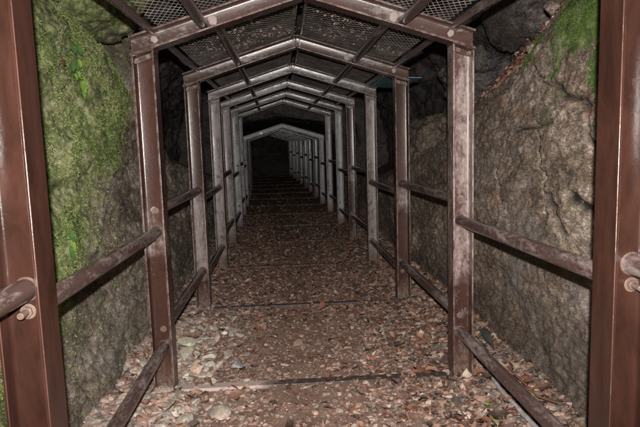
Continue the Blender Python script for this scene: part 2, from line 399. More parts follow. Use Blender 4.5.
oL, PL, moL = ledge_rock('mossy_rock', -1, -.4, 12.2, .016, lambda y: interp(y, *LZ), lambda y: 1.27 + .05 * sstep(4, 7, y) + .0045 * np.maximum(y - 7, 0) ** 2, .16, .0042, 3, lmoss, soilL, M['rockL'], None, .10)
tag(oL, 'long left rock face covered in yellow-green moss, sloping down behind the left handrails', 'rock')
oR, PR, moR = ledge_rock('rock_face', 1, -.4, 12.2, .016, lambda y: interp(y, *RZ), lambda y: 1.30 + .02 * sstep(4, 7, y) - .003 * np.maximum(y - 7, 0) ** 2, .17, .0042, 21, rmoss, soilR, M['rockR'], rcrack, .055, .75, .5)
tag(oR, 'long brown cracked rock face right of the handrails, with bright green moss at its top', 'rock')

# cave shell: arch profile, wide at first, low and narrow after the lintel
def cave():
    Y = np.concatenate([np.arange(.2, 8, .05), np.arange(8, 12.75, .05), np.arange(12.75, 13.15, .012), np.arange(13.15, 27.2, .09)]); T = np.linspace(0, 1, 260)
    yy, tt = np.meshgrid(Y, T, indexing='ij'); yy = yy.ravel(); tt = tt.ravel()
    big = 1 - sstep(12.8, 13.08, yy)
    hw = 1.30 + big * (1.02 + .0 * yy); ht = 2.06 + big * (1.05 - .35 * sstep(6, 12, yy))
    a = np.pi * tt; n = .42
    cx_ = np.sign(np.cos(a)) * np.abs(np.cos(a)) ** n; sz = np.abs(np.sin(a)) ** n
    xc = np.array([bx(v) for v in yy])
    P = np.stack([xc - hw * cx_, yy, -.3 + (ht + .3) * sz], 1)
    N = np.stack([cx_ * .9, np.zeros_like(a), -sz], 1); N /= np.linalg.norm(N, axis=1)[:, None] + 1e-6
    c1, e1, i1 = cells(P * np.array([1.6, 1.1, 1.6]), 90)
    amp = np.where(big > .5, 1, .30)
    d = amp * (.20 * fbm(P * .8, 4, 91) + .22 * (i1 - .5) * sstep(0, .15, e1)) + .05 * ridged(P * 2.4, 4, 92) * (.4 + .6 * big) + .02 * fbm(P * 9, 4, 95)
    d = np.where(big > .5, d, np.minimum(d, .05))
    P = P + N * d[:, None]
    P[:, 1] += .10 * fbm(P * np.array([2.2, 0, 2.2]), 4, 97) * sstep(12.5, 12.8, yy) * (1 - sstep(13.2, 13.6, yy))
    F = grid_faces(len(Y), len(T))
    # end wall
    Pe = P.reshape(len(Y), len(T), 3)[-1]; K = 22; rings = [Pe]
    cen = np.array([FX[-1], Y[-1], .9])
    for k in range(1, K + 1):
        q = Pe + (cen - Pe) * (k / K); q[:, 1] += .16 * fbm(q * 1.9, 4, 98); rings.append(q)
    base = (len(Y) - 1) * len(T); nb = len(P); V = np.concatenate([P] + rings[1:])
    Fe = []
    for k in range(K):
        for j in range(len(T) - 1):
            A = base if k == 0 else nb + (k - 1) * len(T); B = nb + k * len(T)
            Fe.append((A + j, A + j + 1, B + j + 1, B + j))
        Fe.append((A + len(T) - 1, A, B, B + len(T) - 1))
    F = np.concatenate([F, np.array(Fe)])
    mo = np.zeros(len(V))
    mo = np.where((V[:, 0] < -1.2) & (V[:, 1] < 5.4) & (V[:, 2] > 1.9), .62 * (1 - sstep(4.6, 5.5, V[:, 1])), mo)
    so = .75 * (1 - sstep(.0, .28, np.abs(V[:, 2] - (2.05 + .1 * V[:, 1] * 0)))) * (V[:, 0] > 0) * (V[:, 1] < 6)
    me = mesh('cave_wall', V, F, True, None, {'moss': mo, 'soil': so * .8, 'crack': np.zeros(len(V))})
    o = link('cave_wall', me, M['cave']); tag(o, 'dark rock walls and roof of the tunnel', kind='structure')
cave()

def boulder(name, loc, r, seed, mat, moss, label, cat='rock', group=None, soil=0., rot=0., n=6):
    bm = bmesh.new(); bmesh.ops.create_icosphere(bm, subdivisions=n, radius=1); V = np.array([v.co[:] for v in bm.verts]); F = np.array([[v.index for v in f.verts] for f in bm.faces]); bm.free()
    sc = np.array(r); Q = V * 1.3 + seed * 3.7
    c1, e1, i1 = cells(Q * 1.1, seed)
    c2, e2, i2 = cells(Q * 3.1, seed + 7)
    k = 1 + .22 * fbm(Q, 4, seed) + .18 * (i1 - .5) * sstep(0, .12, e1) + .09 * (i2 - .5) * sstep(0, .2, e2) + .07 * ridged(Q * 2.5, 4, seed + 2) + .035 * fbm(Q * 9, 4, seed + 5, .65)
    # flatten some sides for an angular look
    V2 = V * k[:, None]
    for q in range(7):
        nn = np.random.default_rng(seed * 11 + q).normal(size=3); nn /= np.linalg.norm(nn); h = V2 @ nn; lim = .72 + .1 * (q % 3)
        V2 = V2 - nn * (np.maximum(h - lim, 0) * .85)[:, None]
    V2 = V2 * sc
    up = V[:, 2]
    mo = np.clip(moss * (.55 + .6 * up * (moss < 1.2)) + moss * .3 * fbm(Q * 1.5, 3, seed + 9), 0, 1)
    me = mesh(name, V2, F, True, None, {'moss': mo, 'soil': np.full(len(V), soil), 'crack': np.zeros(len(V))})
    o = link(name, me, mat); o.location = loc; o.rotation_euler = (0, 0, rot); tag(o, label, cat, group); return o
boulder('boulder', (-1.98, 4.95, 2.80), (.62, .85, .42), 5, M['rockL'], 1.25, 'big mossy boulder hanging above the left rock face at the top of the picture')
boulder('boulder', (-1.95, 6.1, 1.95), (.42, .5, .75), 8, M['rockL'], .45, 'tall greenish rock in the dark between the first two left posts')
boulder('boulder', (-2.0, 4.7, 2.15), (.34, .7, .28), 9, M['rockL'], .12, 'reddish brown rock under the mossy boulder at upper left', soil=.55)
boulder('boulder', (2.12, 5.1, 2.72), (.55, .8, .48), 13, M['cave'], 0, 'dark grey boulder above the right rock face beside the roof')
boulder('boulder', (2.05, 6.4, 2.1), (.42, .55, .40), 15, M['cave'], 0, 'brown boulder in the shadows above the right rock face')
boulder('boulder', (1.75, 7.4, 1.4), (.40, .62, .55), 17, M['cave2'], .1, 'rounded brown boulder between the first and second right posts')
for i, (p, s, l) in enumerate([((1.70, 3.85, 2.345), (.075, .06, .055), 'pale square stone in the red soil, largest of three above the right rock face'),
                               ((1.68, 3.55, 2.43), (.065, .06, .04), 'flat pale stone in the red soil nearest the top edge of the picture'),
                               ((1.66, 4.12, 2.27), (.055, .05, .045), 'small pale stone lowest of three in the red soil above the right rock')]):
    hz = BVH['rock_face'].ray_cast(Vector((p[0], p[1], 3.6)), Vector((0, 0, -1)))[0]
    p = (p[0], p[1], hz.z + s[2] * .45 if hz is not None else p[2])
    boulder('stone', p, s, 30 + i, M['rockR'], 0, l, 'stone', 'stones in the soil above the right rock', n=4)

# moss tufts scattered on mossy parts of both rocks
def tufts(P, mo, n, name, label, seed, palette, yr):
    r = np.random.default_rng(seed)
    w = (np.clip(mo - .35, 0, 1) + .03 * (mo > .12)) * sstep(-.55, .25, fbm(P * 7, 3, seed + 5)) * ((P[:, 1] > yr[0]) & (P[:, 1] < yr[1]) & (P[:, 2] < 2.75) & (P[:, 2] > -.05)); w = w / w.sum()
    idx = r.choice(len(P), n, p=w); c = P[idx] + r.normal(size=(n, 3)) * .006
    side = np.sign(P[0, 0]); V = []; F = []; col = []
    k = 5
    clump = fbm(c * 6, 3, seed)
    pal = np.array(palette)
    pi = np.clip(((clump * .7 + r.normal(size=n) * .35 + 1) / 2 * len(pal)).astype(int), 0, len(pal) - 1)
    for j in range(k):
        d = r.normal(size=(n, 3)) * .55; d[:, 0] -= side * .8; d[:, 2] -= .15; d /= np.linalg.norm(d, axis=1)[:, None]
        t = np.cross(d, r.normal(size=(n, 3))); t /= np.linalg.norm(t, axis=1)[:, None]
        L = r.uniform(.0035, .010, (n, 1)) * (1. if side < 0 else .62); W = L * r.uniform(.28, .5, (n, 1))
        b = c + r.normal(size=(n, 3)) * .003
        V.append(np.stack([b - t * W * .5, b + t * W * .5, b + d * L * .6 + t * W * .6, b + d * L, b + d * L * .6 - t * W * .6], 1).reshape(-1, 3))
        cc = pal[pi] * r.uniform(.6, 1.35, (n, 1)); col.append(np.repeat(cc, 5, 0))
    V = np.concatenate(V); col = np.concatenate(col); F = np.arange(len(V)).reshape(-1, 5)
    o = link(name, mesh(name, V, F, True, None, {'col': col}), M['moss']); tag(o, label, 'moss', kind='stuff')
tufts(PL, moL, 60000, 'moss', 'yellow-green moss growing over the left rock face', 61, [(.035, .055, .015), (.10, .14, .035), (.17, .225, .055), (.27, .31, .12), (.34, .30, .18)], (1.2, 5.6))
tufts(PR, np.where(moR > .62, moR, 0), 26000, 'moss', 'bright green moss on the top of the right rock face', 62, [(.04, .075, .014), (.07, .12, .02), (.10, .155, .03), (.14, .15, .07)], (1.5, 4.8))

# ------------------------------------------------------------------ ground
def gz(x, y):
    P = np.stack([x, y, 0 * x], 1)
    xc = -.0048 * np.maximum((y - 1.704) / SP, 0) ** 2
    e = np.abs(x - xc)
    z = .010 * fbm(P * 2.2, 4, 200) + .004 * fbm(P * 9, 3, 203)
    z = z + .07 * sstep(.85, 1.35, e) + .03 * sstep(.8, 1.3, e) * fbm(P * 3.1, 3, 205)
    return z - .006
def ground():
    X = np.arange(-2.4, 2.41, .03); Y = np.concatenate([np.arange(-3, 9, .03), np.arange(9, 28, .1)])
    xx, yy = np.meshgrid(X, Y, indexing='ij'); x = xx.ravel(); y = yy.ravel()
    o = link('ground', mesh('ground', np.stack([x, y, gz(x, y)], 1), grid_faces(len(X), len(Y))[:, ::-1]), M['ground']); tag(o, 'brown earth path of the tunnel', kind='structure')
    o2 = link('terrain', mesh('terrain', [(-60, -80, -.35), (60, -80, -.35), (60, 90, -.35), (-60, 90, -.35)], np.array([[0, 1, 2, 3]])), M['ground']); tag(o2, 'ground around', kind='structure')
ground()

def scatter_pos(n, r, y0, y1, dens):
    out = np.zeros((0, 2))
    while len(out) < n:
        y = y0 * (y1 / y0) ** r.random(n * 2); x = r.uniform(-1.32, 1.34, n * 2)
        keep = r.random(n * 2) < dens(x, y); out = np.concatenate([out, np.stack([x[keep], y[keep]], 1)])
    out = out[:n]
    out[:, 0] += -.0048 * np.maximum((out[:, 1] - 1.704) / SP, 0) ** 2
    return out
def stones(n, name, y0, y1, smin, smax, dens, palette, seed, label, cat, sub=1, lift=.25):
    r = np.random.default_rng(seed)
    bm = bmesh.new(); bmesh.ops.create_icosphere(bm, subdivisions=sub, radius=1); B = np.array([v.co[:] for v in bm.verts]); BF = np.array([[v.index for v in f.verts] for f in bm.faces]); bm.free()
    p = scatter_pos(n, r, y0, y1, dens); nb = len(B)
    shp = np.repeat(B[None], n, 0)
    for q in range(4):
        nn = r.normal(size=(n, 3)); nn /= np.linalg.norm(nn, axis=1)[:, None]
        h = np.einsum('nij,nj->ni', shp, nn); lim = r.uniform(.35, .75, (n, 1)); shp = shp - nn[:, None, :] * (np.maximum(h - lim, 0))[:, :, None]
    shp = shp * (1 + .12 * r.normal(size=(n, nb, 1)))
    s = smin * (smax / smin) ** r.random((n, 1)) ** 1.0 
    sc = np.concatenate([s * r.uniform(.7, 1.3, (n, 1)), s * r.uniform(.6, 1., (n, 1)), s * r.uniform(.18, .55, (n, 1))], 1)
    shp = shp * sc[:, None, :]
    a = r.uniform(0, 6.28, n); b = r.normal(size=n) * .3; ca, sa, cb, sb = np.cos(a), np.sin(a), np.cos(b), np.sin(b)
    x, y, z = shp[..., 0], shp[..., 1], shp[..., 2]
    y, z = y * cb[:, None] - z * sb[:, None], y * sb[:, None] + z * cb[:, None]
    x, y = x * ca[:, None] - y * sa[:, None], x * sa[:, None] + y * ca[:, None]
    g = gz(p[:, 0], p[:, 1]) + sc[:, 2] * lift
    V = np.stack([x + p[:, 0:1], y + p[:, 1:2], z + g[:, None]], 2).reshape(-1, 3)
    pal = np.array(palette); col = pal[r.integers(0, len(pal), n)] * r.uniform(.75, 1.2, (n, 1)); col = np.repeat(col, nb, 0)
    F = (BF[None] + (np.arange(n) * nb)[:, None, None]).reshape(-1, 3)
    o = link(name, mesh(name, V, F, False, None, {'col': col}), M['stone']); tag(o, label, cat, kind='stuff'); return o
red = [(.35, .23, .18), (.31, .205, .16), (.37, .26, .21), (.24, .16, .125), (.42, .32, .265), (.29, .22, .185), (.20, .14, .115), (.34, .215, .165)]
pale = [(.44, .36, .30), (.36, .30, .25), (.50, .43, .36), (.32, .28, .24), (.42, .31, .26), (.30, .25, .21)]
cen = lambda x: 1 - .82 * np.exp(-((x + .05) / .38) ** 2)
stones(15000, 'gravel', 1.9, 12, .010, .032, lambda x, y: cen(x), red, 301, 'reddish brown gravel and chips covering the path', 'gravel')
stones(15000, 'small_gravel', 1.9, 9, .004, .011, lambda x, y: 0 * x + 1, red, 302, 'fine grit on the path', 'gravel')
stones(1500, 'pebble_heap', 2.2, 6, .020, .052, lambda x, y: sstep(-.62, -.95, x) * (1 - sstep(4.2, 5.5, y)), pale + red[:3], 303, 'pale stones heaped along the left edge of the path', 'pebbles', 2, .5)
stones(2600, 'rubble', 2.2, 10, .014, .045, lambda x, y: sstep(.75, 1.1, np.abs(x)), red + [(.12, .12, .12), (.25, .2, .18)], 304, 'loose rubble at the foot of the rock walls', 'rubble', 2, .6)

def leaves(n, name, y0, y1, dens, seed, label, zf=None, size=(.014, .038)):
    r = np.random.default_rng(seed); p = scatter_pos(n, r, y0, y1, dens) if zf is None else dens(r, n)
    U = np.array([(-1, 0), (-.45, -.42), (-.45, 0), (-.45, .42), (.25, -.5), (.25, 0), (.25, .5), (1, 0)], float)
    FB = np.array([[0, 1, 2, 2], [0, 2, 3, 3], [1, 4, 5, 2], [2, 5, 6, 3], [4, 7, 5, 5], [5, 7, 6, 6]])
    tri = []
    for f in FB: tri += [[f[0], f[1], f[2]]] + ([[f[0], f[2], f[3]]] if f[3] != f[2] else [])
    tri = np.array(tri); nb = len(U)
    L = r.uniform(*size, (n, 1)); W = L * r.uniform(.7, 1.4, (n, 1)); curl = r.normal(size=(n, 1)) * .5; fold = r.normal(size=(n, 1)) * .5 + .15
    x = U[:, 0] * L * (1 + .15 * r.normal(size=(n, nb))); y = U[:, 1] * W * (1 + .25 * r.normal(size=(n, nb)))
    z = curl * L * (U[:, 0] ** 2)[None] + fold * W * np.abs(U[:, 1])[None] + .12 * L * r.normal(size=(n, nb))
    a = r.uniform(0, 6.28, (n, 1)); b = r.normal(size=(n, 1)) * .28; c_ = r.normal(size=(n, 1)) * .28
    y, z = y * np.cos(b) - z * np.sin(b), y * np.sin(b) + z * np.cos(b); x, z = x * np.cos(c_) - z * np.sin(c_), x * np.sin(c_) + z * np.cos(c_)
    x, y = x * np.cos(a) - y * np.sin(a), x * np.sin(a) + y * np.cos(a)
    g = (gz(p[:, 0], p[:, 1]) + .006 + r.random(n) * .012) if zf is None else zf(p, r)
    V = np.stack([x + p[:, 0:1], y + p[:, 1:2], z + g[:, None]], 2).reshape(-1, 3)
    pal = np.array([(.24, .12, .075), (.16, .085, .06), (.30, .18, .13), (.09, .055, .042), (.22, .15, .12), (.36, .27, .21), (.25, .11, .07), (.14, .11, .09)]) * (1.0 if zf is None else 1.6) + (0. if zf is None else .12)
    col = np.repeat(pal[r.integers(0, len(pal), n)] * r.uniform(.6, 1.3, (n, 1)), nb, 0)
    F = (tri[None] + (np.arange(n) * nb)[:, None, None]).reshape(-1, 3)
    o = link(name, mesh(name, V, F, True, None, {'col': col}), M['leaf']); tag(o, label, 'leaves', kind='stuff'); return o
leaves(850, 'large_leaves', 1.9, 8, lambda x, y: .06 + .94 * sstep(.45, 1.0, np.abs(x - .0)) * (x > -.2) + .3 * (x < -.7), 404, 'larger curled brown leaves drifted along the edges of the path', size=(.032, .06))
leaves(9000, 'leaf_litter', 1.9, 13, lambda x, y: (.12 + .88 * sstep(.1, .8, x - .05)) + .25 * sstep(-.6, -1, x) + .35 * sstep(4, 6, y), 401, 'dead reddish brown leaves lying on the path, thickest on the right')
leaves(3500, 'far_leaf_litter', 8, 25, lambda x, y: 0 * x + 1, 405, 'dead leaves on the dim far part of the path', size=(.02, .045))
leaves(5200, 'leaf_fragments', 1.9, 9, lambda x, y: 0 * x + .9, 402, 'crumbled leaf fragments over the whole path', size=(.006, .014))
def roofpos(r, n):
    cl = np.array([(-.52, 5.0, .16), (-.28, 4.8, .14), (-.12, 5.05, .10), (.25, 4.9, .14), (.42, 4.6, .16), (.72, 4.9, .10), (.3, 4.2, .2), (-.45, 4.3, .16), (.55, 2.6, .15), (-.5, 2.9, .15), (-.62, 4.6, .2)])
    k = cl[r.integers(0, len(cl), n)]; p = k[:, :2] + r.normal(size=(n, 2)) * k[:, 2:3] * np.array([.6, .9]); p[:, 0] = np.clip(p[:, 0], -.84, .84); p[:, 1] = np.clip(p[:, 1], 1.8, 5.15); return p
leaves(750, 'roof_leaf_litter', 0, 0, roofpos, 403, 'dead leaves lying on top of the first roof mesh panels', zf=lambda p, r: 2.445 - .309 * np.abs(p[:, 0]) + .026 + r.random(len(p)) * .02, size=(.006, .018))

def clods():
    r = np.random.default_rng(9); w = soilR(PR[:, 1], PR[:, 2], np.repeat(0, len(PR)))
    nS = len(np.arange(0, 1, .0042)); sidx = np.arange(len(PR)) % nS
    ok = np.where((sidx > nS * .70) & (sidx < nS * .93) & (PR[:, 1] > 3.0) & (PR[:, 1] < 7.2))[0]; n = 5200; c = PR[r.choice(ok, n)]
    bm = bmesh.new(); bmesh.ops.create_icosphere(bm, subdivisions=1, radius=1); B = np.array([v.co[:] for v in bm.verts]); BF = np.array([[v.index for v in f.verts] for f in bm.faces]); bm.free()
    s = .006 * (6.) ** (r.random((n, 1, 1)) ** 1.6)
    V = (B[None] * (1 + .2 * r.normal(size=(n, len(B), 1))) * s * np.array([1, 1, .75]) * r.uniform(.6, 1.3, (n, 1, 3)) + c[:, None]).reshape(-1, 3)
    pal = np.array([(.20, .085, .05), (.13, .06, .04), (.26, .14, .09), (.32, .24, .19), (.09, .05, .04)])
    col = np.repeat(pal[r.integers(0, 5, n)], len(B), 0); F = (BF[None] + (np.arange(n) * len(B))[:, None, None]).reshape(-1, 3)
    tag(link('soil_crumbs', mesh('soil_crumbs', V, F, False, None, {'col': col}), M['stone']), 'red-brown crumbling soil and leaf bits lying on top of the right rock face', 'soil', kind='stuff')
clods()

# ------------------------------------------------------------------ individual stones in the heap
def stone_mesh(seed, sub=3):
    bm = bmesh.new(); bmesh.ops.create_icosphere(bm, subdivisions=sub, radius=1); V = np.array([v.co[:] for v in bm.verts]); F = np.array([[v.index for v in f.verts] for f in bm.faces]); bm.free()
    r = np.random.default_rng(seed)
    for q in range(11):
        nn = r.normal(size=3); nn /= np.linalg.norm(nn); h = V @ nn; V = V - nn * np.maximum(h - r.uniform(.45, .8), 0)[:, None]
    V = V * (1 + .05 * fbm(V * 2 + seed, 4, seed))[:, None]
    return V, F
def one_stone(loc, s, seed, colr, label, group, rot):
    V, F = stone_mesh(seed); me = mesh('stone', V * np.array(s), F, True, 28, {'col': np.repeat(np.array([colr]), len(V), 0)})
    o = link('stone', me, M['stone']); o.location = loc; o.rotation_euler = rot; tag(o, label, 'stone', group); return o
G = 'loose stones beside the left post'
one_stone((-.93, 4.16, .055), (.085, .06, .045), 511, (.42, .40, .30), 'large flat greenish cream stone, farther of the two big ones by the left post', G, (.15, .1, .4))
one_stone((-.90, 3.94, .05), (.08, .075, .04), 517, (.44, .40, .31), 'large pale yellowish stone, nearer of the two big ones by the left post', G, (.1, -.15, 1.2))
one_stone((-.77, 3.66, .045), (.06, .06, .045), 503, (.50, .36, .28), 'pinkish pointed stone just behind the pale end of the floor sill', G, (.5, .3, 2.2))
one_stone((-.52, 3.70, .04), (.05, .045, .035), 504, (.27, .255, .25), 'small grey stone right of the pink pointed stone', G, (.2, .3, .2))
one_stone((-.55, 3.05, .03), (.055, .07, .03), 505, (.42, .35, .29), 'flat squarish cream stone in front of the floor sill at left', G, (.1, .1, .3))
r = np.random.default_rng(55)
for k in range(95):
    x = -1.16 + .60 * r.random() ** 1.1; y = r.uniform(2.6, 4.9); s = r.uniform(.028, .06)
    if abs(y - FY[1]) < .09: y -= .15
    base = np.array(pale[r.integers(0, len(pale))]) * r.uniform(.7, 1.1)
    one_stone((x, y, float(gz(np.array([x]), np.array([y]))[0]) + s * .32), (s, s * r.uniform(.65, .9), s * r.uniform(.35, .6)), 600 + k, tuple(base),
              'angular pale stone lying loose in the heap at the left edge of the path', G, (r.normal() * .3, r.normal() * .3, r.uniform(0, 6)))
V, F = stone_mesh(77, 4)
o = link('slate_slab', mesh('slab', V * np.array([.05, .24, .028]), F, True, 28), M['slate']); o.location = (1.235, 3.85, .10); o.rotation_euler = (.0, -.15, -.12); tag(o, 'long dark grey slab of slate lying at the foot of the right rock face', 'stone')
# twigs by the right wall
for k, (pts, l) in enumerate([([(1.06, 3.25, .07), (1.12, 3.05, .16), (1.16, 2.85, .12), (1.2, 2.7, .15)], 'thin reddish twig arching over the leaves by the right rock'), ([(1.02, 2.95, .06), (1.1, 2.9, .13), (1.22, 2.95, .13)], 'short brown twig leaning on leaves near the near right post')]):
    b = MB(); b.path(pts, .006, 6); tag(link('twig', b.me('twig'), M['dry']), l, 'twig', 'twigs by the right rock')

# ------------------------------------------------------------------ steel frames
def hprof(b, d, tf=.0095, tw=.007, r=.014):
    q = []
    def fil(cx, cy, a0, a1):
        return [(cx + r * math.cos(a0 + (a1 - a0) * t / 4), cy + r * math.sin(a0 + (a1 - a0) * t / 4)) for t in range(5)]
    h = math.pi / 2; xi = b / 2 - tf; yi = tw / 2
    q += [(-b / 2, -d / 2), (-xi, -d / 2)] + fil(-xi + r, -yi - r, 2 * h, h) + fil(xi - r, -yi - r, h, 0) + [(xi, -d / 2), (b / 2, -d / 2), (b / 2, d / 2), (xi, d / 2)]
    q += fil(xi - r, yi + r, 0, -h) + fil(-xi + r, yi + r, 3 * h, 2 * h) + [(-xi, d / 2), (-b / 2, d / 2)]
    return q
PW, PD, RH = .126, .125, .105
def post_mesh(H):
    b = MB(); b.prism(hprof(PW, PD), lambda x, y: (x, y, -.12), lambda x, y: (x, y, H)); return b.me('post')
def rafter_mesh(side, he, hr):
    # from the eave end to the ridge, vertical cuts, top line through (1, he) and (0, hr)
    b = MB(); sl = hr - he; cosn = 1 / math.hypot(1, sl)
    pf = [(n_ - RH / 2, y) for n_, y in hprof(RH, PD)]
    x0, x1 = side * 1.003, side * .0035
    f = lambda x: (lambda n_, y: (x, y, hr - sl * abs(x) + n_ / cosn))
    b.prism(pf, f(x0), f(x1)); return b.me('rafter')
def cap_mesh(side):
    # plate lying under the rafter, on top of the post
    b = MB(); z = lambda x: -.309 * side * x
    pr = [(-.066, -.064), (.066, -.064), (.066, .064), (-.066, .064)]
    b.prism(pr, lambda x, y: (x, y, z(x) - .008), lambda x, y: (x, y, z(x))); return b.me('cap_plate')
def gusset_mesh(side):
    # inner stiffener seen under the rafter inside the post channel, rounded
    b = MB(); P = [(-.05, -.012), (.05, -.012), (.05, -.034), (.036, -.040), (-.036, -.040), (-.05, -.034)]
    b.prism(P, lambda x, z: (x, -.050, z - .309 * side * x), lambda x, z: (x, -.040, z - .309 * side * x)); return b.me('bracket')
def bolt_mesh(L=.022):
    b = MB(); b.tube((0, 0, 0), (0, -.009, 0), .013, 6); b.tube((0, -.008, 0), (0, -L, 0), .0075, 12); return b.me('bolt')
MESH = {}
def get(k, f):
    if k not in MESH: MESH[k] = f()
    return MESH[k]
def part(name, key, f, mat, parent, loc=(0, 0, 0), bev=None):
    me = get(key + (mat.name,), f)
    if not me.materials: me.materials.append(mat)
    o = bpy.data.objects.new(name, me); C.objects.link(o); o.parent = parent; o.location = loc
    if bev: bevel(o, bev, edge=name in ("post", "rafter"))
    return o
def blob_mesh(seed, r0=.03):
    rr = np.random.default_rng(seed); n = 26; ph = rr.uniform(0, 6.28, 4)
    rad = [r0 * (1 + .10 * math.sin(2 * t + ph[0]) + .07 * math.sin(5 * t + ph[1]) + .06 * math.sin(9 * t + ph[2])) for t in [6.283 * k / n for k in range(n)]]
    b = MB(); P = [(rad[k] * math.cos(6.283 * k / n), rad[k] * math.sin(6.283 * k / n)) for k in range(n)]
    b.prism(P, lambda x, z: (x, 0, z), lambda x, z: (x * .9, -.0012, z * .9)); return b.me('weld_mark')
words = ['nearest', 'second', 'third', 'fourth', 'fifth', 'sixth', 'seventh', 'eighth', 'ninth', 'tenth', 'eleventh', 'twelfth', 'thirteenth', 'fourteenth', 'fifteenth']
flab = ['glossy brown steel frame nearest the camera, its posts cut by both picture edges',
 'brown steel gabled frame whose whole outline fills the picture, second from the camera',
 'third steel frame from the camera, left post rubbed pale halfway up',
 'third gabled outline inside the picture, dusty grey-brown frame just past the teal sheet',
 'fifth steel frame from the camera, right post still glossy brown',
 'sixth steel frame from the camera, greyed and dusty',
 'last of the tall steel frames, greyish, before the rock lintel']
flab[3] = 'fourth steel frame from the camera, dusty grey-brown, just past the teal sheet'
for i in range(NF):
    he, hr = HE(i); H = he - .309 * 0 - .13 + .02
    if i < 7: lab = flab[i]
    elif i == 7: lab = 'first low frame beyond the rock lintel with bright pale rafters'
    else: lab = '%s of the low grey frames beyond the rock lintel' % words[i - 7]
    fr = empty('portal_frame', (FX[i], FY[i], 0), lab, 'steel frame', 'steel frames carrying the roof')
    if i >= 4: fr.rotation_euler = (random.uniform(-.003, .003), random.uniform(-.006, .006), random.uniform(-.008, .008)); fr.location.x += random.uniform(-.015, .015)
    if i == 0: pl, pr_, rf = M['p_clean'], M['p_clean'], M['raft']
    elif i == 1: pl, pr_, rf = M['p_light'], M['p_top'], M['raft']
    elif i == 2: pl, pr_, rf = M['p_band'], M['p_light'], M['raft']
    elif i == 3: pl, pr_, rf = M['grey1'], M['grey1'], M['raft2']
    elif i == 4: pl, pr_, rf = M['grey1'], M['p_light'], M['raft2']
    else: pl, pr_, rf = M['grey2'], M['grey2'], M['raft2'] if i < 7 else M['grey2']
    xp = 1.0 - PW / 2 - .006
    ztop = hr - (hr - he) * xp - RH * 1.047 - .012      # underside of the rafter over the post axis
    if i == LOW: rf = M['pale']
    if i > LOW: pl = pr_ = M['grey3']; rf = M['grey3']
    for s, pm in ((-1, pl), (1, pr_)):
        # post top follows the sloping cap plate
        def pmesh():
            b = MB(); b.prism(hprof(PW, PD), lambda x, y: (x, y, -.12), lambda x, y: (x, y, ztop - .309 * s * x - .0005)); return b.me('post')
        p = part('post', ('post', i < LOW, s), pmesh, pm, fr, (s * xp + ((.002 if s < 0 else -.032) if i == 0 else 0), 0, 0), .0022 if i < 8 else None)
        cp = part('cap_plate', ('cap', s), lambda: cap_mesh(s), rf, p, (0, 0, ztop + .0095))
        if i < 6:
            bk = part('bracket', ('gus', s), lambda: gusset_mesh(s), rf, p, (0, 0, ztop - .002))
            for dx in (-.032, .032):
                part('bolt', ('bolt',), bolt_mesh, M['bolt'], p, (dx, -.050, ztop - .026 - .309 * s * dx))
        rfo = part('rafter', ('raft', i < LOW, s), lambda: rafter_mesh(s, he, hr), rf, fr, (0, 0, 0), .0022 if i < 8 else None)
        if i < 6:
            xm = {1: .53, 2: .45}.get(i, .5)
            part('weld_mark', ('wm', i, s), lambda: blob_mesh(i * 5 + s + 3, .027 if i < 3 else .02), M['mark'], rfo, (s * xm, -.0036, hr - .309 * xm - .055))
            if i in (1, 2) and s > 0 or i == 1: part('weld_mark', ('wm2', i, s), lambda: blob_mesh(i * 9 + s + 31, .02), M['mark'], rfo, (s * .87, -.0036, hr - .309 * .87 - .052))
        if 0 < i < 5: part('weld_mark', ('wm3', i, s), lambda: blob_mesh(i * 7 + s + 13, .022), M['mark'], p, (-.002, -.0036, {0: 1.031, 1: 1.13, 2: 1.02, 3: 1.13}.get(i, 1.02)))
    def sill():
        b = MB(); b.box((-(xp - PW / 2), -.038 if i < 2 else -.026, -.05), (xp - PW / 2, .038 if i < 2 else .026, .014)); return b.me('sill')
    part('sill', ('sill', i < 2), sill, M['sill_dust'] if i == 1 else M['sill'], fr, (0, 0, 0), .003)
    def ridge():
        b = MB(); b.prism([(-.05, -.309 * .05 - .03), (0, -.03), (.05, -.309 * .05 - .03), (.05, -.309 * .05 - .085), (0, -.085), (-.05, -.309 * .05 - .085)], lambda x, z: (x, .0055, z), lambda x, z: (x, .0115, z)); return b.me('ridge_plate')
    part('ridge_plate', ('ridge',), ridge, rf, fr, (0, 0, hr))

